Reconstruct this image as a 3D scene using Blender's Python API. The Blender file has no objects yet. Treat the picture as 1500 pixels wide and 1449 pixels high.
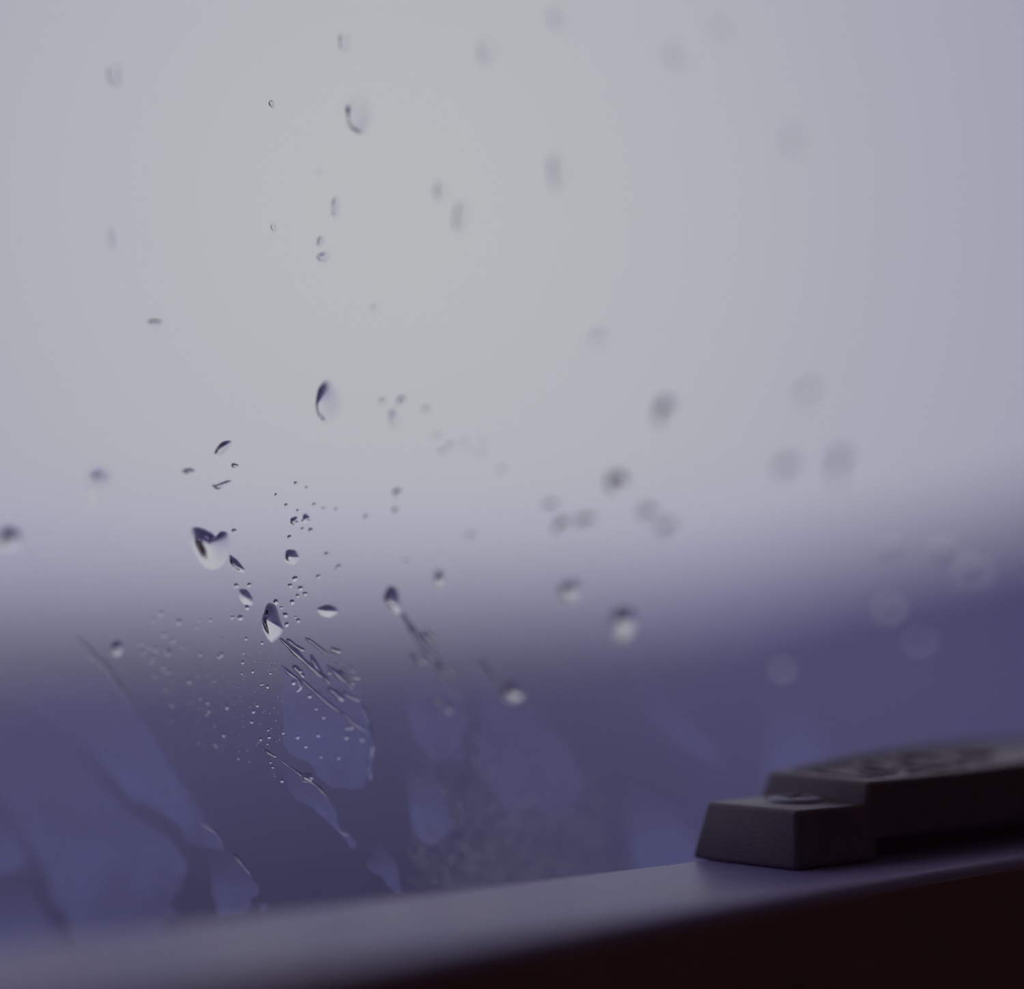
import bpy, bmesh, math, random
from mathutils import Vector, noise

# ------------------------------------------------------------------ camera, sky, exposure
sc = bpy.context.scene
COL = sc.collection
ZO = 0.95                               # height of the eye-level origin above the cabin floor (metres)
PXW, PXH, FPX = 1500.0, 1449.0, 3000.0
YAW, PITCH, FOCUS = math.radians(40), math.radians(2.58), 0.2755
FW = Vector((math.sin(YAW)*math.cos(PITCH), math.cos(YAW)*math.cos(PITCH), math.sin(PITCH)))
RT = Vector((math.cos(YAW), -math.sin(YAW), 0))
UP = RT.cross(FW)
CAM = Vector((-0.15977745, -0.2310716, -0.01265062 + ZO))

cd = bpy.data.cameras.new('camera')
cd.sensor_fit = 'HORIZONTAL'
cd.sensor_width = 56.0
cd.lens = 56.0*FPX/PXW                  # 112 mm equivalent on a square medium format frame
cd.clip_start, cd.clip_end = 0.01, 2000
cd.dof.use_dof = True
cd.dof.focus_distance = FOCUS
cd.dof.aperture_fstop = cd.lens/22.0    # 22 mm wide aperture
cam = bpy.data.objects.new('camera', cd)
COL.objects.link(cam)
cam.location = CAM
cam.rotation_euler = FW.to_track_quat('-Z', 'Y').to_euler()
sc.camera = cam

sc.view_settings.view_transform = 'Standard'
sc.view_settings.look = 'None'
sc.view_settings.gamma = 1
sc.view_settings.use_curve_mapping = False
sc.view_settings.exposure = 0.0
sc.cycles.max_bounces = 24
sc.cycles.transparent_max_bounces = 48
sc.cycles.transmission_bounces = 16
sc.cycles.use_denoising = True

# overcast sky: a wide pale glow where the sun stands behind the cloud, bluer grey away from it
w = bpy.data.worlds.new('overcast_sky'); sc.world = w; w.use_nodes = True
nt = w.node_tree; nt.nodes.clear()
def N(t, ty, **kw):
    n = t.nodes.new(ty)
    for k, v in kw.items(): setattr(n, k, v)
    return n
tc = N(nt, 'ShaderNodeTexCoord')
dotn = N(nt, 'ShaderNodeVectorMath', operation='DOT_PRODUCT')
nt.links.new(tc.outputs['Generated'], dotn.inputs[0])
dotn.inputs[1].default_value = Vector((0.585, 0.787, 0.185)).normalized()
ac = N(nt, 'ShaderNodeMath', operation='ARCCOSINE')
nt.links.new(dotn.outputs['Value'], ac.inputs[0])
mr = N(nt, 'ShaderNodeMapRange', interpolation_type='SMOOTHSTEP')
mr.inputs['From Min'].default_value = math.radians(1)
mr.inputs['From Max'].default_value = math.radians(24)
nt.links.new(ac.outputs[0], mr.inputs['Value'])
mixc = N(nt, 'ShaderNodeMix', data_type='RGBA')
mixc.inputs['A'].default_value = (0.495, 0.505, 0.532, 1)
mixc.inputs['B'].default_value = (0.380, 0.372, 0.490, 1)
nt.links.new(mr.outputs[0], mixc.inputs['Factor'])
bg = N(nt, 'ShaderNodeBackground')
# a bluer bank of haze all round the horizon
sepw = N(nt, 'ShaderNodeSeparateXYZ'); nt.links.new(tc.outputs['Generated'], sepw.inputs[0])
hz_ = N(nt, 'ShaderNodeMapRange', interpolation_type='SMOOTHSTEP')
hz_.inputs['From Min'].default_value = 0.045; hz_.inputs['From Max'].default_value = -0.03
nt.links.new(sepw.outputs['Z'], hz_.inputs['Value'])
mixh = N(nt, 'ShaderNodeMix', data_type='RGBA'); mixh.inputs['B'].default_value = (0.270, 0.258, 0.530, 1)
nt.links.new(hz_.outputs[0], mixh.inputs['Factor']); nt.links.new(mixc.outputs['Result'], mixh.inputs['A'])
nt.links.new(mixh.outputs['Result'], bg.inputs['Color'])
bg.inputs['Strength'].default_value = 1.0
wo = N(nt, 'ShaderNodeOutputWorld')
nt.links.new(bg.outputs[0], wo.inputs['Surface'])

# unseen dim warm fill lamp, added behind the camera to lift the dark front faces
ld = bpy.data.lights.new('fill_lamp', 'POINT'); ld.energy = 1.7; ld.color = (1.0, 0.85, 0.92); ld.shadow_soft_size = 0.12
lamp = bpy.data.objects.new('fill_lamp', ld); lamp.location = (0.1, -1.2, 2.0); COL.objects.link(lamp)

# ------------------------------------------------------------------ helpers
def ray(px, py):
    return FW + RT*((px - PXW/2)/FPX) + UP*((PXH/2 - py)/FPX)
def on_glass(px, py, y=0.0):
    """the point of the upright plane at depth y where a spot of the window is measured"""
    d = ray(px, py); return CAM + d*((y - CAM.y)/d.y)

def tag(o, label=None, cat=None, group=None, kind=None):
    if label: o['label'] = label
    if cat: o['category'] = cat
    if group: o['group'] = group
    if kind: o['kind'] = kind
    return o
def empty(name, loc):
    o = bpy.data.objects.new(name, None); o.location = loc; COL.objects.link(o); return o
def link_mesh(name, verts, faces, mat, parent=None, smooth=None, origin=None):
    me = bpy.data.meshes.new(name)
    if origin is not None:
        verts = [Vector(v) - Vector(origin) for v in verts]
    me.from_pydata([tuple(v) for v in verts], [], faces)
    if smooth is not None:
        me.polygons.foreach_set('use_smooth', [smooth]*len(faces) if isinstance(smooth, bool) else smooth)
    me.materials.append(mat); me.update()
    o = bpy.data.objects.new(name, me); COL.objects.link(o)
    if origin is not None: o.location = origin
    if parent is not None:
        o.parent = parent
        o.location = o.location - parent.location
    return o
def bm_obj(name, bm, mat, parent=None, smooth=False):
    bmesh.ops.recalc_face_normals(bm, faces=bm.faces)
    me = bpy.data.meshes.new(name); bm.to_mesh(me); bm.free()
    if smooth: me.polygons.foreach_set('use_smooth', [True]*len(me.polygons))
    me.materials.append(mat)
    o = bpy.data.objects.new(name, me); COL.objects.link(o)
    if parent is not None:
        o.parent = parent; o.location = -parent.location
    return o
def hexa(bm, c):
    """box from eight corners: bottom ring then top ring"""
    v = [bm.verts.new(p) for p in c]
    for f in ((3,2,1,0),(4,5,6,7),(0,1,5,4),(1,2,6,5),(2,3,7,6),(3,0,4,7)):
        bm.faces.new([v[i] for i in f])
def box(bm, x0, x1, y0, y1, z0, z1):
    hexa(bm, [(x0,y0,z0),(x1,y0,z0),(x1,y1,z0),(x0,y1,z0),(x0,y0,z1),(x1,y0,z1),(x1,y1,z1),(x0,y1,z1)])
def bevel(bm, w, seg=3, edges=None):
    bmesh.ops.bevel(bm, geom=edges or bm.edges[:], offset=w, segments=seg, affect='EDGES', profile=0.5, clamp_overlap=True)

# ------------------------------------------------------------------ materials
def principled(name, col, rough=0.5, col2=None, scale=200.0, detail=6, bump=0.0, bump_scale=900.0, spec=0.5, lo=0.35, hi=0.7):
    m = bpy.data.materials.new(name); m.use_nodes = True
    t = m.node_tree; b = t.nodes['Principled BSDF']
    b.inputs['Base Color'].default_value = (*col, 1)
    b.inputs['Roughness'].default_value = rough
    b.inputs['Specular IOR Level'].default_value = spec
    co = N(t, 'ShaderNodeTexCoord')
    if col2:
        n = N(t, 'ShaderNodeTexNoise'); n.inputs['Scale'].default_value = scale; n.inputs['Detail'].default_value = detail
        t.links.new(co.outputs['Object'], n.inputs['Vector'])
        r = N(t, 'ShaderNodeValToRGB')
        r.color_ramp.elements[0].position, r.color_ramp.elements[1].position = lo, hi
        r.color_ramp.elements[0].color, r.color_ramp.elements[1].color = (*col, 1), (*col2, 1)
        t.links.new(n.outputs['Fac'], r.inputs['Fac'])
        t.links.new(r.outputs['Color'], b.inputs['Base Color'])
    if bump:
        n2 = N(t, 'ShaderNodeTexNoise'); n2.inputs['Scale'].default_value = bump_scale; n2.inputs['Detail'].default_value = 4
        t.links.new(co.outputs['Object'], n2.inputs['Vector'])
        bu = N(t, 'ShaderNodeBump'); bu.inputs['Strength'].default_value = bump; bu.inputs['Distance'].default_value = 0.0003
        t.links.new(n2.outputs['Fac'], bu.inputs['Height'])
        t.links.new(bu.outputs['Normal'], b.inputs['Normal'])
    return m

M_RAIL = principled('painted_rail', (0.235, 0.212, 0.47), 0.42, (0.28, 0.240, 0.42), 60, bump=0.15)
M_FACE = principled('brown_laminate', (0.19, 0.10, 0.12), 0.6, (0.23, 0.125, 0.14), 40)
M_WALL = principled('brown_cabin_panel', (0.48, 0.35, 0.31), 0.7, (0.42, 0.30, 0.27), 12)
M_PLASTIC = principled('black_handle_plastic', (0.105, 0.080, 0.125), 0.40, (0.140, 0.100, 0.125), 260, bump=0.25, bump_scale=2500)
M_DUSTY = principled('dusty_handle_top', (0.075, 0.062, 0.066), 0.5, (0.12, 0.10, 0.095), 500, bump=0.3, bump_scale=2500)
M_SCREW = principled('dull_steel_screw', (0.34, 0.33, 0.46), 0.42, (0.27, 0.26, 0.37), 900)
M_SLOT = principled('painted_recess_shade', (0.006, 0.005, 0.007), 0.8)  # near-black colour stands in for the shade inside the screw's cross
M_LAND = principled('dark_wet_moorland', (0.056, 0.050, 0.092), 0.9, (0.125, 0.118, 0.250), 0.11, 4, spec=0.1, lo=0.38, hi=0.66)

# paler, bluer colour towards the rising side of the slope
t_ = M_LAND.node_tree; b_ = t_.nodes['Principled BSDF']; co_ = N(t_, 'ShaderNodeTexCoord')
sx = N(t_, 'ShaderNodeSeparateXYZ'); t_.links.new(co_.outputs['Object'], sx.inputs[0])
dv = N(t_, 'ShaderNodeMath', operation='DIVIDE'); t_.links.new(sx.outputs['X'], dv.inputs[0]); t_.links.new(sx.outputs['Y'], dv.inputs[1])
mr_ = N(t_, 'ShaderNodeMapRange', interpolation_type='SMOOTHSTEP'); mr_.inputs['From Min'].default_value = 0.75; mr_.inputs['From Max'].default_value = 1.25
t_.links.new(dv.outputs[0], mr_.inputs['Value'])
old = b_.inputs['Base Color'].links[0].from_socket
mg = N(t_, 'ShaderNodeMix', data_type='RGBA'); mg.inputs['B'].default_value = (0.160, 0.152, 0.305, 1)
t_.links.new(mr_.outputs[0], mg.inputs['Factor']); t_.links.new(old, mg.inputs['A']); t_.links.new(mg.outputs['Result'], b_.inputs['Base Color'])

def glass_mat():
    m = bpy.data.materials.new('window_glass'); m.use_nodes = True
    t = m.node_tree; t.nodes.clear()
    tr = N(t, 'ShaderNodeBsdfTransparent'); tr.inputs['Color'].default_value = (0.985, 0.985, 0.985, 1)
    gl = N(t, 'ShaderNodeBsdfGlossy'); gl.inputs['Roughness'].default_value = 0.0
    fr = N(t, 'ShaderNodeFresnel'); fr.inputs['IOR'].default_value = 1.25
    # the fresnel node inverts the index on the far face; undo that so both faces of the thin pane reflect alike
    ge = N(t, 'ShaderNodeNewGeometry'); mi = N(t, 'ShaderNodeMapRange')
    mi.inputs['To Min'].default_value = 1.25; mi.inputs['To Max'].default_value = 0.8
    t.links.new(ge.outputs['Backfacing'], mi.inputs['Value']); t.links.new(mi.outputs[0], fr.inputs['IOR'])
    mx = N(t, 'ShaderNodeMixShader'); o = N(t, 'ShaderNodeOutputMaterial')
    t.links.new(fr.outputs[0], mx.inputs[0]); t.links.new(tr.outputs[0], mx.inputs[1]); t.links.new(gl.outputs[0], mx.inputs[2])
    t.links.new(mx.outputs[0], o.inputs['Surface'])
    return m
def water_mat():
    m = bpy.data.materials.new('rain_water'); m.use_nodes = True
    t = m.node_tree; t.nodes.clear()
    g = N(t, 'ShaderNodeBsdfGlass'); g.inputs['IOR'].default_value = 1.33; g.inputs['Roughness'].default_value = 0.0
    g.inputs['Color'].default_value = (1, 1, 1, 1)
    o = N(t, 'ShaderNodeOutputMaterial'); t.links.new(g.outputs[0], o.inputs['Surface'])
    return m
def film_mat(name, fac):
    """thin bluish film of condensation: mostly clear, a little of the daylight scatters through it"""
    m = bpy.data.materials.new(name); m.use_nodes = True
    t = m.node_tree; t.nodes.clear()
    tr = N(t, 'ShaderNodeBsdfTransparent')
    tl = N(t, 'ShaderNodeBsdfTranslucent'); tl.inputs['Color'].default_value = (0.52, 0.57, 0.95, 1)
    co = N(t, 'ShaderNodeTexCoord')
    n = N(t, 'ShaderNodeTexNoise'); n.inputs['Scale'].default_value = 140; n.inputs['Detail'].default_value = 5
    t.links.new(co.outputs['Object'], n.inputs['Vector'])
    mr = N(t, 'ShaderNodeMapRange'); mr.inputs['To Min'].default_value = fac*0.55; mr.inputs['To Max'].default_value = fac*1.45
    mr.inputs['From Min'].default_value = 0.3; mr.inputs['From Max'].default_value = 0.7
    t.links.new(n.outputs['Fac'], mr.inputs['Value'])
    # the film sags: thin at its upper end, full below
    sp = N(t, 'ShaderNodeSeparateXYZ'); t.links.new(co.outputs['Generated'], sp.inputs[0])
    sg = N(t, 'ShaderNodeMapRange', interpolation_type='SMOOTHSTEP'); sg.inputs['From Min'].default_value = 1.0; sg.inputs['From Max'].default_value = 0.35
    sg.inputs['To Min'].default_value = 0.12; sg.inputs['To Max'].default_value = 1.0
    t.links.new(sp.outputs['Z'], sg.inputs['Value'])
    mu = N(t, 'ShaderNodeMath', operation='MULTIPLY'); t.links.new(mr.outputs[0], mu.inputs[0]); t.links.new(sg.outputs[0], mu.inputs[1])
    mx = N(t, 'ShaderNodeMixShader'); o = N(t, 'ShaderNodeOutputMaterial')
    t.links.new(mu.outputs[0], mx.inputs[0]); t.links.new(tr.outputs[0], mx.inputs[1]); t.links.new(tl.outputs[0], mx.inputs[2])
    t.links.new(mx.outputs[0], o.inputs['Surface'])
    return m
M_GLASS, M_WATER = glass_mat(), water_mat()
M_FILM, M_FILM_THIN = film_mat('condensation_film', 0.15), film_mat('thin_condensation_film', 0.10)

# ------------------------------------------------------------------ the land outside: a dark slope whose crest rises to the right
def lerp_table(tab, x):
    if x <= tab[0][0]: return tab[0][1]
    for (a, va), (b, vb) in zip(tab, tab[1:]):
        if x <= b: return va + (vb - va)*(x - a)/(b - a)
    return tab[-1][1]
CREST = [(-90,-2.2),(0,-1.9),(26,-1.48),(39,-1.05),(43,-0.65),(45,-0.3),(47.6,0.3),(50.4,0.95),(54,1.7),(62,3.4),(75,5.5),(90,6)]
CDIST = [(-90,90),(20,110),(40,130),(55,150),(90,150)]
verts, faces = [], []
azs = [-85 + 1.25*i for i in range(139)]
NR = 34
for a in azs:
    el, dist = math.radians(lerp_table(CREST, a)), lerp_table(CDIST, a)
    for j in range(NR):
        t = j/(NR - 3)
        r = 2.2 + (dist - 2.2)*t**1.9
        zc = dist*math.tan(el)
        z = -2.3 + (zc + 2.3)*min((r - 2.2)/(dist - 2.2), 1)**0.55 if t <= 1 else zc - (r - dist)*0.35
        x = math.sin(math.radians(a))*r; y = math.cos(math.radians(a))*r
        z += 0.25*t*noise.noise(Vector((x*0.15, y*0.15, 0)))
        verts.append((x, y + 0.2, z + ZO))
for i in range(len(azs) - 1):
    for j in range(NR - 1):
        k = i*NR + j
        faces.append((k, k + NR, k + NR + 1, k + 1))
land = link_mesh('hillside', verts, faces, M_LAND, smooth=True)
tag(land, kind='structure')

# low mist lying over the slope
def fog_mat():
    m = bpy.data.materials.new('ground_mist'); m.use_nodes = True
    t = m.node_tree; t.nodes.clear()
    v = N(t, 'ShaderNodeVolumeScatter'); v.inputs['Color'].default_value = (0.46, 0.43, 1.0, 1); v.inputs['Density'].default_value = 0.015
    o = N(t, 'ShaderNodeOutputMaterial'); t.links.new(v.outputs[0], o.inputs['Volume'])
    return m
bm = bmesh.new(); box(bm, -200, 260, 1.5, 200, -6, ZO - 0.2)
tag(bm_obj('ground_mist', bm, fog_mat()), 'pale mist lying low over the dark slope outside', 'mist', kind='stuff')

# ------------------------------------------------------------------ the cabin round the camera
def struct(name, boxes, mat):
    bm = bmesh.new()
    for b in boxes: box(bm, *b)
    o = bm_obj(name, bm, mat); tag(o, kind='structure'); return o
X0, X1, Y0, Y1, ZT = -1.0, 1.4, -1.8, 0.02, 2.2
struct('floor', [(X0, X1, Y0, Y1, -0.05, 0)], M_WALL)
struct('ceiling', [(X0, X1, Y0, Y1, ZT, ZT + 0.05)], M_WALL)
struct('wall_left', [(X0 - 0.05, X0, Y0, Y1, 0, ZT)], M_WALL)
struct('wall_right', [(X1, X1 + 0.05, Y0, Y1, 0, ZT)], M_WALL)
struct('wall_back', [(X0, X1, Y0 - 0.05, Y0, 0, ZT)], M_WALL)
WX0, WX1, WZ0, WZ1 = -0.33, 0.42, -0.085 + ZO, 0.33 + ZO
struct('wall_front', [(X0, WX0, -0.05, Y1, 0, ZT), (WX1, X1, -0.05, Y1, 0, ZT),
                      (WX0, WX1, -0.05, Y1, 0, WZ0), (WX0, WX1, -0.05, Y1, WZ1, ZT)], M_WALL)

ZS = -0.05033 + ZO                        # top of the bottom rail
win = empty('window_1', (0, 0, WZ0)); tag(win, kind='structure')
bm = bmesh.new(); box(bm, WX0 + .002, WX1 - .002, -0.001, 0.001, WZ0 + .002, WZ1 - .002)
bm_obj('pane', bm, M_GLASS, win)
# bottom rail: a broad grey ledge with a rounded nose and a dark brown front
def nose(x): return -0.06106 + 0.0610*x
bm = bmesh.new()
prof = []
R = 0.0014
for k in range(7):
    a = math.pi/2*k/6
    prof.append((R - R*math.sin(a), -R + R*math.cos(a)))     # from the top to the front
xs = [WX0 + (WX1 - WX0)*i/12 for i in range(13)]
rings = []
for x in xs:
    f = nose(x)
    ring = [(x, -0.0298, ZS - 0.05), (x, -0.0298, ZS - 0.0008), (x, -0.0306, ZS)]
    ring += [(x, f + dx, ZS + dz) for dx, dz in prof]
    ring += [(x, f, ZS - 0.006), (x, f + 0.004, ZS - 0.05)]
    rings.append([bm.verts.new(p) for p in ring])
for a, b in zip(rings, rings[1:]):
    n = len(a)
    for i in range(n): bm.faces.new((a[i], a[(i+1) % n], b[(i+1) % n], b[i]))
bm.faces.new(rings[0]); bm.faces.new(rings[-1][::-1])
rail = bm_obj('bottom_rail', bm, M_RAIL, win)
for p in rail.data.polygons: p.use_smooth = len(p.vertices) == 4
rail['label'] = 'dusty grey ledge along the bottom of the window'
bm = bmesh.new()
fr = []
for x in (WX0, WX1):
    f = nose(x)
    fr.append([(x, f - 0.0004, ZS - 0.075), (x, f + 0.006, ZS - 0.075), (x, f + 0.006, ZS - 0.0015), (x, f - 0.0004, ZS - 0.0015)])
v0 = [bm.verts.new(p) for p in fr[0]]; v1 = [bm.verts.new(p) for p in fr[1]]
for i in range(4): bm.faces.new((v0[i], v0[(i+1) % 4], v1[(i+1) % 4], v1[i]))
bm.faces.new(v0); bm.faces.new(v1[::-1])
fp = bm_obj('front_panel', bm, M_FACE, win)
fp['label'] = 'dark brown front face below the ledge'
bm = bmesh.new(); box(bm, WX0, WX1, -0.0290, 0.012, WZ0, WZ0 + 0.006); bm_obj('glass_channel', bm, M_FACE, win)

# ------------------------------------------------------------------ the handle on the ledge
H = 0.001
han = empty('window_handle', (0.04487, -0.04602, ZS))
tag(han, 'black plastic window handle screwed to the ledge, its grip rising in a step', 'handle')
HS = 0.97*H                               # the handle is measured in millimetres from its front lower corner
def hx(x): return (x - 51.2)*HS
def hy(y): return (y + 40.3)*HS
def hz(z): return (z + 51.5)*HS
def part(name, bm, mat, smooth=False, parent=None):
    o = bm_obj(name, bm, mat, None, smooth); o.parent = parent or han; return o
bm = bmesh.new()
zb, zt = -51.5, -43.26
hexa(bm, [(hx(c[0]), hy(c[1]), hz(c[2])) for c in
     [(51.0,-40.3,zb),(67.6,-41.0,zb),(67.6,-22.2,zb),(49.3,-21.6,zb),
      (51.3,-40.1,zt),(67.2,-40.6,zt),(66.6,-23.8,zt),(50.35,-23.8,zt)]])
bevel(bm, 0.0007, 3)
foot = part('foot', bm, M_PLASTIC, True)
# grip: lofted bar with an arched back edge; each section is front-bottom, front-top, back-top, back-bottom
XS  = [64.6, 72, 80, 88, 96, 106, 116, 128, 142, 156, 166]
FT  = [-40.25, -40.2, -40.1, -39.95, -39.7, -39.3, -39.0, -38.8, -38.9, -39.6, -40.6]
BT  = [-39.85, -39.35, -38.6, -38.0, -37.7, -37.5, -37.55, -37.9, -38.6, -39.6, -40.6]
bm = bmesh.new(); rings = []
for i, x in enumerate(XS):
    xo = 1.6 if i == 0 else 0
    sl = 0.9 if i == 0 else 0                      # the end face leans outward to its foot
    yb = -22.2
    ring = [(x + xo - sl, -40.6, -48.6), (x + xo, -40.3, FT[i]), (x + (0.3 if i == 0 else 0), yb, BT[i]), (x - sl - 2.6*(i == 0), yb + 0.5, -48.6)]
    rings.append([bm.verts.new((hx(p[0]), hy(p[1]), hz(p[2]))) for p in ring])
for a, b in zip(rings, rings[1:]):
    for k in range(4): bm.faces.new((a[k], a[(k+1) % 4], b[(k+1) % 4], b[k]))
bm.faces.new(rings[0]); bm.faces.new(rings[-1][::-1])
bmesh.ops.recalc_face_normals(bm, faces=bm.faces)
# recessed plate on the top
tops = [f for f in bm.faces if f.normal.z > 0.8]
r = bmesh.ops.inset_region(bm, faces=tops, thickness=0.0018, use_even_offset=True)
r2 = bmesh.ops.inset_region(bm, faces=tops, thickness=0.0004, depth=-0.0004, use_even_offset=True)
bm.edges.ensure_lookup_table()
sharp = [e for e in bm.edges if len(e.link_faces) == 2 and e.calc_face_angle(0) > 0.9]
bevel(bm, 0.0007, 3, sharp)
grip = part('grip', bm, M_PLASTIC, True)
# lower body of the grip, set back so the fingers can get under it
bm = bmesh.new()
box(bm, hx(65.5), hx(165), hy(-37.2), hy(-24.5), 0, hz(-48.0))
bevel(bm, 0.0005, 2)
part('grip_base', bm, M_PLASTIC, True)
bm = bmesh.new()
box(bm, hx(150), hx(180), hy(-40.3), hy(-24), 0, hz(-43.2)); bevel(bm, 0.0007, 3)
part('foot', bm, M_PLASTIC, True)
# worn raised marks on the plate (too soft to read): short ridges across and round pads
def top_z(x, y):
    f, b = lerp_table(list(zip(XS, FT)), x), lerp_table(list(zip(XS, BT)), x)
    return f + (b - f)*((y + 40.3)/16.9) - 0.4
def ridge(pts, wd, hgt):
    bm = bmesh.new()
    for (xa, ya), (xb, yb) in zip(pts, pts[1:]):
        d = Vector((xb - xa, yb - ya, 0)); n = Vector((-d.y, d.x, 0)).normalized()*wd/2
        za, zb_ = top_z(xa, ya), top_z(xb, yb)
        c = [(xa-n.x, ya-n.y, za-.15), (xb-n.x, yb-n.y, zb_-.15), (xb+n.x, yb+n.y, zb_-.15), (xa+n.x, ya+n.y, za-.15),
             (xa-n.x*.7, ya-n.y*.7, za+hgt), (xb-n.x*.7, yb-n.y*.7, zb_+hgt), (xb+n.x*.7, yb+n.y*.7, zb_+hgt), (xa+n.x*.7, ya+n.y*.7, za+hgt)]
        hexa(bm, [(hx(p[0]), hy(p[1]), hz(p[2])) for p in c])
    return part('raised_mark', bm, M_PLASTIC)
def arc(cx, cy, rx, ry, a0, a1, n=10):
    return [(cx + rx*math.cos(math.radians(a0 + (a1-a0)*i/n)), cy + ry*math.sin(math.radians(a0 + (a1-a0)*i/n))) for i in range(n+1)]
ridge([(70.2, -27.5), (70.0, -37.2)], 1.3, 0.45)
ridge([(73.2, -33.0), (73.6, -37.0)], 1.2, 0.4)
ridge(arc(78.5, -31.0, 2.2, 3.0, 0, 360, 14), 1.8, 0.4)
ridge([(79.5, -36.6), (81.2, -36.8)], 1.2, 0.4)
ridge(arc(87.5, -32.0, 3.0, 4.0, 40, 320, 14), 1.7, 0.4)
ridge([(92.5, -27.5), (92.8, -36.4)], 1.5, 0.4)
ridge([(98.5, -31.0), (104.5, -32.5)], 1.8, 0.4)
# screw
scr = None
bm = bmesh.new()
cx, cy = 60.4, -31.6
prof = [(0.0, 0.64), (2.2, 0.64), (3.3, 0.62), (3.7, 0.5), (3.85, 0.2), (3.85, -0.3)]
prev = None; seg = 40
for i, (rr, h) in enumerate(prof):
    if i == 0:
        cur = [bm.verts.new((hx(cx), hy(cy), hz(zt + h)))]
    else:
        cur = [bm.verts.new((hx(cx + rr*math.cos(2*math.pi*k/seg)), hy(cy + rr*math.sin(2*math.pi*k/seg)), hz(zt + h))) for k in range(seg)]
    if prev:
        for k in range(seg):
            if len(prev) == 1: bm.faces.new((prev[0], cur[k], cur[(k+1) % seg]))
            else: bm.faces.new((prev[k], cur[k], cur[(k+1) % seg], prev[(k+1) % seg]))
    prev = cur
scr = part('screw', bm, M_SCREW, True); scr['label'] = 'grey cross-head screw in the foot of the handle'
bm = bmesh.new()
for ang in (25, 115):
    a = math.radians(ang); d = Vector((math.cos(a), math.sin(a), 0)); n = Vector((-d.y, d.x, 0))
    def q(s, t, h): return (hx(cx + d.x*s + n.x*t), hy(cy + d.y*s + n.y*t), hz(zt + h))
    hexa(bm, [q(-2.3,-.6,.3), q(2.3,-.6,.3), q(2.3,.6,.3), q(-2.3,.6,.3), q(-2.3,-.6,.67), q(2.3,-.6,.67), q(2.3,.6,.67), q(-2.3,.6,.67)])
part('cross_recess_shade', bm, M_SLOT, parent=scr)  # raised dark bars painted as a shaded recess, nothing is cut in

# ------------------------------------------------------------------ condensation films on the glass
def smooth_outline(pts, per=5, wob=1.2, seed=0):
    """Catmull-Rom through the measured points, with a finely ragged edge"""
    n = len(pts); out = []
    for i in range(n):
        p0, p1, p2, p3 = (Vector(pts[(i+k) % n]) for k in (-1, 0, 1, 2))
        for j in range(per):
            t = j/per
            p = 0.5*((2*p1) + (p2-p0)*t + (2*p0-5*p1+4*p2-p3)*t*t + (3*p1-p0-3*p2+p3)*t**3)
            q = Vector((p.x*0.09, p.y*0.09, seed*7.3))
            q2 = q*4.0
            out.append((p.x + wob*(noise.noise(q) + .7*noise.noise(q2)), p.y + wob*(noise.noise(q + Vector((9, 4, 2))) + .7*noise.noise(q2 + Vector((5, 8, 1))))))
    return out
YF = -0.00112                            # inner face of the pane, just clear of it
def film(name, pts, label, cat, mat=M_FILM, wob=4.0, seed=0, group=None, kind=None):
    o2 = smooth_outline(pts, 9, wob, seed)
    front = [on_glass(x, y, YF - 0.00006) for x, y in o2]
    back = [on_glass(x, y, YF) for x, y in o2]
    c = sum(back, Vector())/len(back)
    # same outline front and back (straight through the thickness of the film)
    front = [Vector((b.x, YF - 0.00006, b.z)) for b in back]
    n = len(back)
    bm = bmesh.new()
    vb = [bm.verts.new(p - c) for p in back]; vf = [bm.verts.new(p - c) for p in front]
    bm.faces.new(vb); bm.faces.new(vf[::-1])
    for i in range(n): bm.faces.new((vb[i], vb[(i+1) % n], vf[(i+1) % n], vf[i]))
    bmesh.ops.triangulate(bm, faces=[f for f in bm.faces if len(f.verts) > 4])
    o = bm_obj(name, bm, mat); o.location = c
    return tag(o, label, cat, group, kind)

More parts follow.
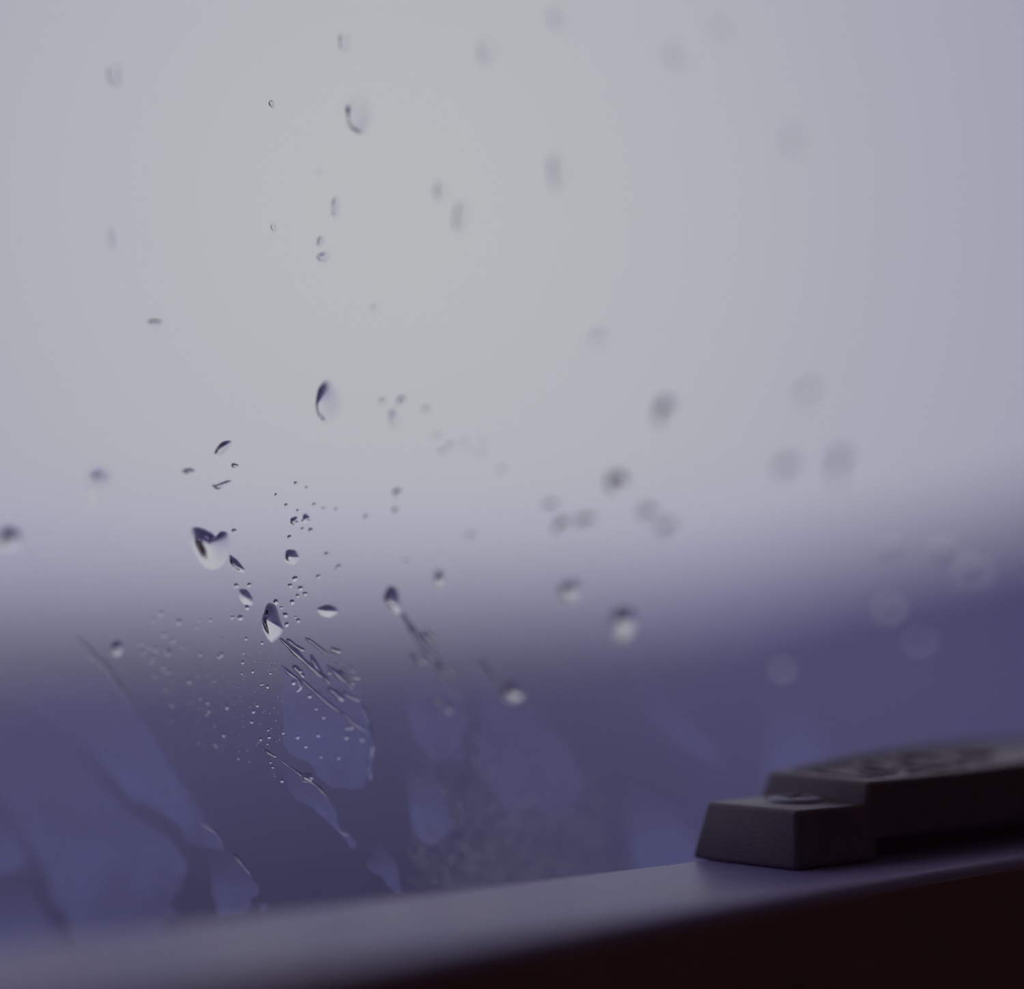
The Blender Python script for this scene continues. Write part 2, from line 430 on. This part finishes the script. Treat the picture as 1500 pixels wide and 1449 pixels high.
FILMS = [
 ([(140,965),(165,990),(195,1038),(215,1066),(240,1108),(250,1130),(270,1170),(285,1195),(298,1210),(316,1222),(325,1237),(331,1247),(319,1243),(300,1238),(279,1237),(267,1220),(261,1205),(245,1198),(230,1180),(199,1174),(177,1151),(160,1132),(144,1113),(130,1091),(110,1069),(91,1052),(69,1041),(30,1030),(-10,1000),(20,960),(80,950)],
  'long pale condensation patch sweeping down to the right from the left edge', M_FILM),
 ([(20,1045),(69,1046),(91,1060),(105,1079),(121,1112),(141,1148),(163,1162),(177,1173),(193,1195),(235,1220),(255,1240),(277,1267),(264,1279),(251,1283),(255,1297),(260,1309),(243,1326),(262,1336),(245,1345),(190,1385),(118,1385),(100,1345),(78,1320),(70,1275),(61,1245),(47,1212),(9,1168),(-10,1150),(-10,1060)],
  'broad pale condensation patch in the lower left corner above the ledge', M_FILM),
 ([(-10,1190),(5,1195),(22,1215),(36,1245),(37,1268),(20,1278),(-10,1276)], 'small pale condensation patch at the left edge beside the dark channel', M_FILM),
 ([(-10,1290),(20,1292),(45,1305),(60,1335),(85,1390),(-10,1400)], 'pale condensation patch low in the left corner touching the ledge', M_FILM),
 ([(304,1246),(318,1252),(331,1250),(343,1252),(355,1266),(368,1282),(379,1302),(373,1316),(362,1312),(368,1326),(358,1336),(340,1340),(321,1342),(316,1326),(314,1309),(313,1287),(306,1262)],
  'bluish condensation patch under the tip of the long left one', M_FILM),
 ([(380,1332),(386,1318),(394,1318),(390,1330),(382,1338)], 'tiny pale fleck beside the bluish patch above the ledge', M_FILM),
 ([(410,970),(428,990),(442,1006),(436,1030),(420,1062),(418,1085),(430,1106),(461,1118),(468,1140),(485,1152),(508,1154),(531,1154),(532,1138),(543,1144),(547,1099),(544,1077),(536,1043),(529,1024),(530,995),(507,966),(470,948),(447,934),(412,942)],
  'broad pale water film below the streaked rivulets in the middle of the pane', M_FILM),
 ([(389,1099),(398,1101),(410,1114),(428,1127),(442,1135),(457,1146),(470,1160),(479,1171),(491,1186),(490,1196),(499,1218),(511,1223),(522,1237),(517,1244),(509,1232),(496,1218),(482,1198),(464,1188),(452,1176),(430,1168),(422,1151),(420,1131),(405,1116)],
  'narrow slanting water film with a bright bead on its upper edge', M_FILM),
 ([(546,1234),(558,1240),(573,1252),(580,1277),(584,1290),(588,1306),(584,1311),(575,1304),(563,1289),(558,1279),(548,1279),(538,1267),(540,1260),(551,1257)],
  'ragged bluish patch just above the ledge, left of the two oval films', M_FILM),
 ([(594,1012),(600,1057),(608,1084),(624,1098),(633,1115),(655,1114),(677,1112),(674,1095),(682,1065),(680,1043),(674,1023),(658,996),(641,971),(630,960),(614,968),(600,985)],
  'tall pale water film under the thin bright rivulet', M_FILM_THIN),
 ([(597,1126),(611,1116),(624,1123),(633,1145),(647,1159),(655,1184),(660,1208),(655,1222),(641,1237),(622,1236),(608,1220),(604,1195),(604,1167),(600,1145)],
  'small oval bluish water film directly below the tall pale one', M_FILM),
 ([(700,955),(721,990),(740,1018),(765,1029),(785,1046),(804,1068),(826,1098),(843,1123),(856,1156),(848,1181),(826,1197),(807,1197),(785,1178),(770,1176),(763,1184),(757,1200),(743,1192),(729,1167),(710,1137),(702,1112),(713,1079),(713,1046),(705,1004),(694,968)],
  'large pale water film with two lobes hanging from the crescent drop', M_FILM_THIN),
 ([(926,985),(955,1000),(990,1040),(1040,1088),(1062,1120),(1025,1112),(980,1078),(948,1042)], 'soft slanting pale streak out of focus, right of the two-lobed film', M_FILM_THIN),
 ([(925,1150),(955,1165),(985,1190),(1015,1228),(1025,1275),(940,1282),(922,1215)], 'soft blue patch out of focus against the left of the handle foot', M_FILM),
 ([(1125,1020),(1165,1030),(1195,1075),(1210,1130),(1150,1150),(1118,1140),(1135,1075)], 'soft blue patch out of focus behind the step of the handle', M_FILM_THIN),
]
for i, (pts, lab, mt) in enumerate(FILMS):
    film('water_film', pts, lab, 'water film', mt, seed=i)

# ------------------------------------------------------------------ raindrops on the outer face of the pane
YD = 0.00106
def drop_mesh(cx, cy, w, h, rot=0.0, ht=0.25, ax=0.0, ay=0.0, irr=0.10, taper=0.0, seed=0, seg=48, rings=12, pw=2.2, steep=None, pts=None):
    """domed lens of water; w, h: its spread, ht: dome height over mean radius, (ax, ay): where the crown leans, taper: narrower at the top"""
    rnd = random.Random(seed)
    ph = [(rnd.uniform(0, 6.28), rnd.uniform(0.3, 1)*irr/(k*0.6 + 0.4)) for k in range(1, 6)]
    c, s = math.cos(math.radians(rot)), math.sin(math.radians(rot))
    rim = []
    for k in range(seg):
        a = 2*math.pi*k/seg
        r = 1 + sum(m*math.cos((j + 1)*a + p) for j, (p, m) in enumerate(ph, 1))
        u, v = r*math.cos(a)*w/2, r*math.sin(a)*h/2
        u *= 1 - taper*v/(h/2)*0.5
        rim.append((u, v))
    if pts:                              # outline measured point by point
        rim = [(x - cx, cy - y) for x, y in smooth_outline(pts, 4, 0.6, seed)]
        if sum(a[0]*b[1] - b[0]*a[1] for a, b in zip(rim, rim[1:] + rim[:1])) < 0: rim.reverse()
        seg = len(rim)
    rad = 0.5*math.sqrt(w*0.122*h*0.0933)*H
    hh = rad*ht
    ctr = on_glass(cx, cy, YD)
    verts, faces, sm = [], [], []
    def P(u, v):
        X, Y = c*u - s*v, s*u + c*v
        return on_glass(cx + X, cy - Y, YD) - ctr
    apu, apv = ax*w/2, ay*h/2
    top = P(apu, apv); top.y = hh
    verts.append(top)
    for i in range(1, rings + 1):
        t = i/rings
        t = t**0.8
        for (u, v) in rim:
            p = P(apu + (u - apu)*t, apv + (v - apv)*t)
            e = pw if steep is None else pw - (pw - 0.8)*(0.5 + 0.5*math.cos(math.atan2(v, u) - math.radians(steep)))**2
            p.y = hh*(1 - t*t)**e if t < 1 else 0
            verts.append(p)
    for k in range(seg):
        faces.append((0, 1 + (k+1) % seg, 1 + k)); sm.append(True)
    for i in range(rings - 1):
        a, b = 1 + i*seg, 1 + (i+1)*seg
        for k in range(seg):
            faces.append((a + k, a + (k+1) % seg, b + (k+1) % seg, b + k)); sm.append(True)
    o0 = len(verts)
    base = 1 + (rings-1)*seg
    verts += [verts[base + k].copy() for k in range(seg)]
    faces.append(tuple(o0 + k for k in range(seg))); sm.append(False)
    return verts, faces, sm, ctr
def fix_normals(me):
    bm = bmesh.new(); bm.from_mesh(me)
    bmesh.ops.remove_doubles(bm, verts=bm.verts, dist=1e-7)
    bmesh.ops.recalc_face_normals(bm, faces=bm.faces)
    for e in bm.edges:
        if len(e.link_faces) == 2 and (len(e.link_faces[0].verts) > 4 or len(e.link_faces[1].verts) > 4): e.smooth = False
    bm.to_mesh(me); bm.free()
def drop(label, cx, cy, w, h, group=None, **kw):
    kw.setdefault('seed', int(cx*7 + cy))
    v, f, sm, c = drop_mesh(cx, cy, w, h, **kw)
    o = link_mesh('raindrop', v, f, M_WATER, smooth=sm)
    fix_normals(o.data)
    o.location = c
    return tag(o, label, 'raindrop', group)

DROPS = [
 # label, x, y, w, h, options
 ('large tear-shaped raindrop with a sharp dark left rim, high above the ledge', 481,587,36,66, dict(ht=.42, ax=-.5, ay=-.25, irr=.04, taper=.25, steep=195, pw=2.2)),
 ('broad raindrop with a dark slanting lower edge near the top of the pane', 526,165,40,54, dict(ht=.40, ax=-.4, ay=-.5, irr=.10, steep=235, pw=2.4)),
 ('tiny dark tick-shaped raindrop left of the broad top one', 398,153,8,14, dict(ht=.4, rot=30, steep=45)),
 ('thin upright raindrop above the pair of dark ticks', 492,303,12,34, dict(ht=.35, ax=-.4, steep=180, pw=2.2)),
 ('upper of two dark ticks below the thin upright drop', 469,354,10,16, dict(ht=.4, steep=20, pw=2.2)),
 ('lower of two dark ticks below the thin upright drop', 474,375,20,16, dict(ht=.35, ay=-.5, steep=230, pw=2.4)),
 ('faint short sliver of water left of the two dark ticks', 401,333,8,18, dict(ht=.25, rot=20, steep=190, pw=2.4)),
 ('faint hooked raindrop at the top above the broad one', 505,60,18,34, dict(ht=.22, ax=-.4, steep=200, pw=2.4)),
 ('faint curved raindrop near the upper left corner', 170,110,26,44, dict(ht=.20, ax=-.4, steep=185, pw=2.4)),
 ('faint tall crescent of water at the left below the curved drop', 160,350,16,46, dict(ht=.25, ax=.5, steep=0, pw=2.4)),
 ('soft round raindrop with a tail, top of the pane right of the middle', 714,76,30,48, dict(ht=.22, taper=-.4)),
 ('soft pale raindrop at the top edge of the pane', 820,24,28,44, dict(ht=.22)),
 ('soft tall raindrop beside the faint upright line of sight', 821,252,32,62, dict(ht=.25, ax=-.3)),
 ('smaller of two soft upright raindrops in the upper middle', 645,280,16,32, dict(ht=.35, ax=-.3)),
 ('larger of two soft upright raindrops in the upper middle', 675,318,20,46, dict(ht=.4, ax=-.3, rot=-10)),
 ('blurred round raindrop in the upper right part of the pane', 995,80,34,44, dict(ht=.25)),
 ('very faint blurred raindrop beside the upper right one', 1063,38,34,38, dict(ht=.2)),
 ('faint blurred raindrop alone in the bright right of the pane', 1170,205,36,44, dict(ht=.25)),
 ('small dark wedge-shaped raindrop alone on the left', 226,475,26,16, dict(ht=.34, ay=.4, taper=-.3)),
 ('small dark speck of rain right of the tear-shaped drop', 588,588,14,14, dict(ht=.5, ay=.4)),
 ('pale curved sliver of water under the small dark speck', 579,614,14,36, dict(ht=.22, ax=-.5, rot=15, steep=180, pw=2.4)),
 ('dark leaf-shaped raindrop pointing down left, above the heart-shaped one', 326,657,22,32, dict(ht=.4, pts=[(312,668),(319,653),(328,646),(341,645),(338,655),(330,665),(320,671)])),
 ('little dark dot of water right under the leaf-shaped drop', 344,683,12,9, dict(ht=.5, ay=.3)),
 ('flat winged raindrop between the leaf-shaped and heart-shaped ones', 321,712,38,16, dict(ht=.35, pts=[(309,711),(318,710),(327,706),(341,703),(337,710),(328,717),(316,718)])),
 ('faint grey smear of water left of the winged drop', 276,691,22,10, dict(ht=.35)),
 ('big dark heart-shaped raindrop with a bright lower edge', 312,800,58,58, dict(ht=.42, ay=.1, pts=[(280,773),(295,774),(309,780),(317,787),(323,779),(333,780),(337,792),(335,812),(326,828),(312,834),(297,828),(286,812),(278,792)])),
 ('dark oblong raindrop touching the lower right of the heart-shaped one', 346,828,14,34, dict(ht=.45, pts=[(335,813),(342,816),(350,823),(360,837),(351,838),(341,832),(335,823)])),
 ('dark and white raindrop at the head of the streaked rivulets', 396,908,32,66, dict(ht=.36, pts=[(383,912),(387,895),(392,884),(402,886),(408,897),(412,912),(416,925),(404,938),(397,942),(388,930)])),
 ('dark and white raindrop at the head of the thin bright rivulet', 574,878,28,42, dict(ht=.50, pts=[(561,879),(565,864),(572,857),(580,861),(585,872),(587,898),(580,900),(570,892)])),
 ('dark raindrop with two wings over the cluster of fine droplets', 427,816,24,22, dict(ht=.38)),
 ('left one of two dark paired drops beneath the tear-shaped drop', 431,764,14,14, dict(ht=.45, rot=-20, irr=.2)),
 ('right one of two dark paired drops beneath the tear-shaped drop', 448,761,16,14, dict(ht=.35, rot=20, irr=.25)),
 ('small dark slanting raindrop between the two dark and white ones', 495,831,7,12, dict(ht=.6, rot=-35)),
 ('soft dark oval raindrop in the bright right half', 976,606,36,48, dict(ht=.42, rot=-15)),
 ('soft dark raindrop, darkest of the blurred ones right of the middle', 905,708,34,34, dict(ht=.55)),
 ('blurred raindrop with a pale underside left of the dark lower one', 834,865,28,38, dict(ht=.45)),
 ('large blurred raindrop, dark above and pale below, over the two-lobed film', 912,910,34,56, dict(ht=.55)),
 ('soft grey raindrop, lowest of the three in a row right of the middle', 823,772,26,26, dict(ht=.35)),
 ('soft wide raindrop, last of the three in a row right of the middle', 858,763,34,18, dict(ht=.35)),
 ('small soft raindrop, topmost of the three in a row right of the middle', 807,741,20,16, dict(ht=.35)),
 ('faint blurred raindrop above the darker of the close pair', 950,754,30,26, dict(ht=.3)),
 ('blurred grey raindrop, darker of the close pair at right', 977,774,28,26, dict(ht=.38)),
 ('very blurred raindrop far right of the soft dark oval', 1188,580,34,38, dict(ht=.2)),
 ('very blurred tall raindrop near the dark slope at right', 1235,690,34,66, dict(ht=.2)),
 ('faint blurred raindrop left of the tall blurred one', 1155,690,36,38, dict(ht=.25)),
 ('faint blurred ring of water in the bright middle right', 880,500,28,30, dict(ht=.22)),
 ('soft dark raindrop at the left edge of the pane', 14,789,40,30, dict(ht=.42, rot=15)),
 ('faint irregular raindrop right of the left-edge one', 143,708,36,64, dict(ht=.12, irr=.2)),
 ('small raindrop with a pale belly above the long left condensation patch', 171,951,16,20, dict(ht=.5)),
 ('faint small raindrop right of the thin rivulet head', 643,848,14,28, dict(ht=.4)),
 ('faint small raindrop below the curved sliver', 582,722,16,12, dict(ht=.4)),
 ('faint pinhead of water below and left of the curved sliver', 579,748,9,9, dict(ht=.5)),
 ('pale wide raindrop right of the head of the streaked rivulets', 480,895,32,20, dict(ht=.22)),
 ('faint raindrop trailing under the dark oblong one', 360,875,18,30, dict(ht=.2, rot=30)),
 ('crescent raindrop with a white lower lip on top of the two-lobed film', 750,1013,34,28, dict(ht=.6, ay=-.1)),
 ('bright white bead on the edge of the narrow slanting film', 450,1139,18,15, dict(ht=.7, pw=1.0)),
 ('tiny bright bead left of the narrow slanting film', 413,1144,6,6, dict(ht=.9)),
 ('pale disc-shaped raindrop out of focus before the dark slope', 1300,885,24,30, dict(ht=.34, irr=.02)),
 ('dim ring-shaped raindrop out of focus above the pale disc', 1380,805,26,30, dict(ht=.26, irr=.02)),
 ('small pale disc-shaped raindrop out of focus low in the dark', 1145,975,20,24, dict(ht=.32, irr=.02)),
 ('dim broad raindrop out of focus right of the ring-shaped one', 1422,830,32,36, dict(ht=.2, irr=.03)),
 ('dim raindrop out of focus straight above the pale disc', 1306,802,22,26, dict(ht=.2, irr=.03)),
 ('tiny pale raindrop out of focus at the right edge', 1477,815,9,11, dict(ht=.7)),
 ('dim raindrop out of focus below and right of the pale disc', 1345,932,24,28, dict(ht=.2, irr=.03)),
]
for d in DROPS: drop(*d[:5], **d[5])

# small drops that nothing tells apart, in their clusters
def cluster(label, group, pts, sz, ht=.55, seed=0):
    rnd = random.Random(seed)
    for (x, y) in pts:
        s = sz*rnd.uniform(.75, 1.3)
        drop(label, x, y, s, s*rnd.uniform(.7, 1.1), group=group, seed=int(x*13+y), ht=ht*rnd.uniform(.85, 1.2), rot=rnd.uniform(-40, 40), seg=20, rings=6, irr=.12)
cluster('fine dark speck of rain above the dark and white drops', 'fine specks above the dark and white drops',
        [(404,725),(433,708),(449,714),(460,739),(419,740),(436,748),(474,745),(443,775),(492,746),(424,787),(455,777),(536,757),(478,812),(466,845)], 6, .45, 1)
cluster('fine droplet beside the drop heading the streaked rivulets', 'fine droplets at the head of the rivulets',
        [(432,848),(440,862),(425,858),(436,873),(428,882),(433,904),(437,909),(412,890),(420,915),(404,882),(418,901),(447,870),(365,857),(362,890),(352,905),(430,1000),(441,983),(343,778),(346,858)], 7, .38, 2)
cluster('bright pinhead bead on the broad film below the rivulets', 'bright beads on the broad middle film',
        [(463,1038),(474,1051),(415,1074),(436,1080),(466,1077),(448,1094),(470,1109),(530,1083),(496,1110),(482,985),(453,1020),(508,1067),(515,1066),(507,1080)], 6, .85, 3)
rnd = random.Random(11)
pts = []
while len(pts) < 60:
    x, y = rnd.uniform(205, 400), rnd.uniform(895, 1125)
    if x - 205 > (y - 960)*0.45: pts.append((x, y))
cluster('faint droplet in the dark clear space left of the rivulets', 'faint droplets left of the rivulets', pts, 5, .2, 4)
pts = [(rnd.gauss(760, 80), rnd.gauss(1150, 90)) for _ in range(60)]
pts = [p for p in pts if 640 < p[0] < 900 and 960 < p[1] < 1265]
cluster('pinprick droplet on and around the two-lobed film', 'pinprick droplets around the two-lobed film', pts, 3, .8, 5)
pts = [(660,655),(690,662),(706,668),(648,664),(680,650),(625,602),(640,640),(710,648),(560,590),(735,690),(690,786),(595,822),(548,452),(468,252)]
cluster('barely visible ripple of water in the bright middle', 'faint ripples in the bright middle', pts, 12, .2, 6)

# ------------------------------------------------------------------ rivulets: narrow ridges of water along a line
def rivulet(label, pts, wd, ht=0.6, group=None):
    P = [Vector((x, y)) for x, y in pts]
    line = []
    for i in range(len(P) - 1):
        p0, p1, p2, p3 = P[max(i-1, 0)], P[i], P[i+1], P[min(i+2, len(P)-1)]
        for j in range(6):
            t = j/6
            line.append(0.5*((2*p1) + (p2-p0)*t + (2*p0-5*p1+4*p2-p3)*t*t + (3*p1-p0-3*p2+p3)*t**3))
    line.append(P[-1])
    n, k = len(line), 9
    c = on_glass(*line[n//2], YD + 0.00002)
    verts, faces, sm = [], [], []
    for i, p in enumerate(line):
        d = (line[min(i+1, n-1)] - line[max(i-1, 0)]).normalized(); nn = Vector((-d.y, d.x))
        e = min(1.0, 4.0*min(i, n-1-i)/(n-1) + 0.12)
        ww = wd*e**.6*(0.85 + 0.45*noise.noise(Vector((p.x*.06, p.y*.06, 3))))
        for j in range(k):
            u = -1 + 2*j/(k-1)
            q = on_glass(p.x + nn.x*ww/2*u, p.y + nn.y*ww/2*u, YD + 0.00002) - c
            q.y = ww*0.5*0.1*H*ht*(1 - u*u)
            verts.append(q)
    for i in range(n - 1):
        for j in range(k - 1):
            a = i*k + j; faces.append((a, a+1, a+k+1, a+k)); sm.append(True)
        faces.append((i*k, (i+1)*k, (i+1)*k + k-1, i*k + k-1)); sm.append(False)
    faces.append(tuple(range(k))); sm.append(False)
    faces.append(tuple(range((n-1)*k, n*k))[::-1]); sm.append(False)
    o = link_mesh('rivulet', verts, faces, M_WATER, smooth=sm)
    bm = bmesh.new(); bm.from_mesh(o.data); bmesh.ops.recalc_face_normals(bm, faces=bm.faces)
    for e in bm.edges:
        if len(e.link_faces) == 2 and e.link_faces[0].smooth != e.link_faces[1].smooth: e.smooth = False
    bm.to_mesh(o.data); bm.free()
    o.location = c
    return tag(o, label, 'rivulet', group)
RIV = [
 ('rivulet running from under the dark and white head drop', [(410,935),(432,955),(447,969),(466,986),(485,1003)], 7),
 ('longest dark slanting rivulet, ending at the right rim of the broad film', [(440,994),(458,1010),(482,1031),(510,1052),(543,1077)], 6),
 ('short thick rivulet in the middle of the streaks', [(479,974),(492,985),(505,997),(518,1009)], 7),
 ('uppermost thin rivulet of the streaks', [(447,934),(458,941),(472,952),(487,963)], 5),
 ('short rivulet at the upper right end of the streaks', [(493,969),(506,975),(522,986)], 5),
 ('rivulet forming the lower left rim of the streaks', [(411,974),(424,986),(437,996),(440,1008),(434,1014)], 5),
 ('short rivulet just above the longest dark one', [(480,1008),(492,1015),(504,1027)], 8),
 ('short rivulet near the right rim of the streaks', [(502,1012),(514,1021),(529,1027)], 6),
 ('flat rivulet at the right end of the streaks', [(505,990),(514,993),(528,994)], 6),
 ('forked rivulet under the longest dark one', [(493,1043),(508,1050),(516,1058)], 4),
 ('bright rim rivulet along the narrow slanting film', [(411,1113),(428,1126),(445,1138),(460,1148),(474,1161),(483,1173)], 4.5),
 ('bright wavy rivulet down the tall pale film', [(588,895),(601,916),(612,934),(622,949),(638,963),(646,980),(660,1000),(672,1022)], 9),
 ('short curved rivulet on the left of the tall pale film', [(603,955),(612,967),(626,972)], 7),
 ('faint rivulet inside the tall pale film', [(636,1024),(650,1030),(662,1046)], 8),
 ('faint rivulet along the upper rim of the long left patch', [(112,935),(138,962),(158,980),(175,1005),(195,1036)], 4),
 ('rim rivulet at the tip of the long left patch', [(292,1203),(305,1212),(318,1221),(326,1238)], 4),
 ('rim rivulet on the bluish patch under the long left one', [(341,1250),(352,1262),(366,1280)], 4),
 ('thin rivulet along the lower rim of the narrow slanting film', [(482,1197),(491,1208),(499,1218),(511,1224)], 4),
 ('faint rivulet leading to the crescent drop', [(703,960),(718,985),(732,1008),(742,1020)], 7),
]
RIV += [
 ('second streak beside the one from the head drop', [(420,936),(436,948),(447,954)], 7),
 ('lumpy streak between the head drop and the short thick rivulet', [(455,958),(462,972),(474,990),(484,1000)], 6),
 ('upper hooked streak at the right end', [(484,949),(491,953),(500,955)], 8),
 ('dark streak tucked above the flat one', [(497,981),(506,990),(515,999),(521,1003)], 7),
 ('small streak near the left rim of the broad film', [(429,975),(438,983),(446,993)], 7),
 ('upright streak down the right rim of the broad film', [(541,1060),(545,1085),(541,1112),(544,1140)], 6),
 ('faint streak on the right rim of the broad film', [(529,1026),(537,1045),(543,1064)], 4),
 ('lumpy streak at the upper right of the thin bright rivulet', [(618,925),(630,932),(640,945)], 10),
 ('pale knot beside the wavy rivulet', [(648,975),(656,980),(664,990)], 9),
 ('forked pale streak at the tip of the narrow slanting film', [(388,1099),(397,1105),(405,1109)], 4),
]
for r_ in RIV: rivulet(r_[0], r_[1], r_[2]*1.3, .75)

# ------------------------------------------------------------------ mist of condensation: droplets too fine and many to count
def mist(label, n, place, r0, r1, seed):
    rnd = random.Random(seed); verts, faces = [], []
    for _ in range(n):
        x, y = place(rnd)
        c = on_glass(x, y, YD - 0.00002); r = rnd.uniform(r0, r1)*H
        o = len(verts); S = 7
        for (rr, hh) in ((1.0, 0.0), (0.66, 0.42)):
            for k in range(S):
                a = 2*math.pi*k/S
                verts.append((c.x + rr*r*math.cos(a), c.y + hh*r, c.z + rr*r*math.sin(a)))
        verts.append((c.x, c.y + 0.6*r, c.z))
        for k in range(S):
            k2 = (k+1) % S
            faces.append((o+k, o+k2, o+S+k2, o+S+k)); faces.append((o+S+k, o+S+k2, o+2*S))
        faces.append(tuple(o+k for k in range(S))[::-1])
    o = link_mesh('condensation', verts, faces, M_WATER, smooth=True)
    bm = bmesh.new(); bm.from_mesh(o.data); bmesh.ops.recalc_face_normals(bm, faces=bm.faces)
    for e in bm.edges:
        if len(e.link_faces) == 2 and max(len(f.verts) for f in e.link_faces) > 4: e.smooth = False
    bm.to_mesh(o.data); bm.free()
    return tag(o, label, 'condensation', kind='stuff')
def low_right(r):
    while True:
        x, y = r.uniform(600, 940), r.uniform(1080, 1300)
        if y < 1312 - 0.122*(x - 588) and r.random() < ((y - 1060)/240)**1.3*math.exp(-((x - 750)/150)**2): return x, y
def left_mid(r):
    while True:
        x, y = r.uniform(200, 420), r.uniform(930, 1180)
        if x - 205 > (y - 960)*0.45 and r.random() < math.exp(-((y - 1010)/90)**2): return x, y
def top_left(r): return r.gauss(190, 70), r.gauss(310, 60)
mist('dense mist of fine droplets low on the pane above the ledge', 1300, low_right, .07, .20, 1)
mist('fine mist of droplets left of the streaked rivulets', 260, left_mid, .05, .11, 2)
mist('barely visible mist of specks in the upper left of the pane', 150, top_left, .03, .07, 3)
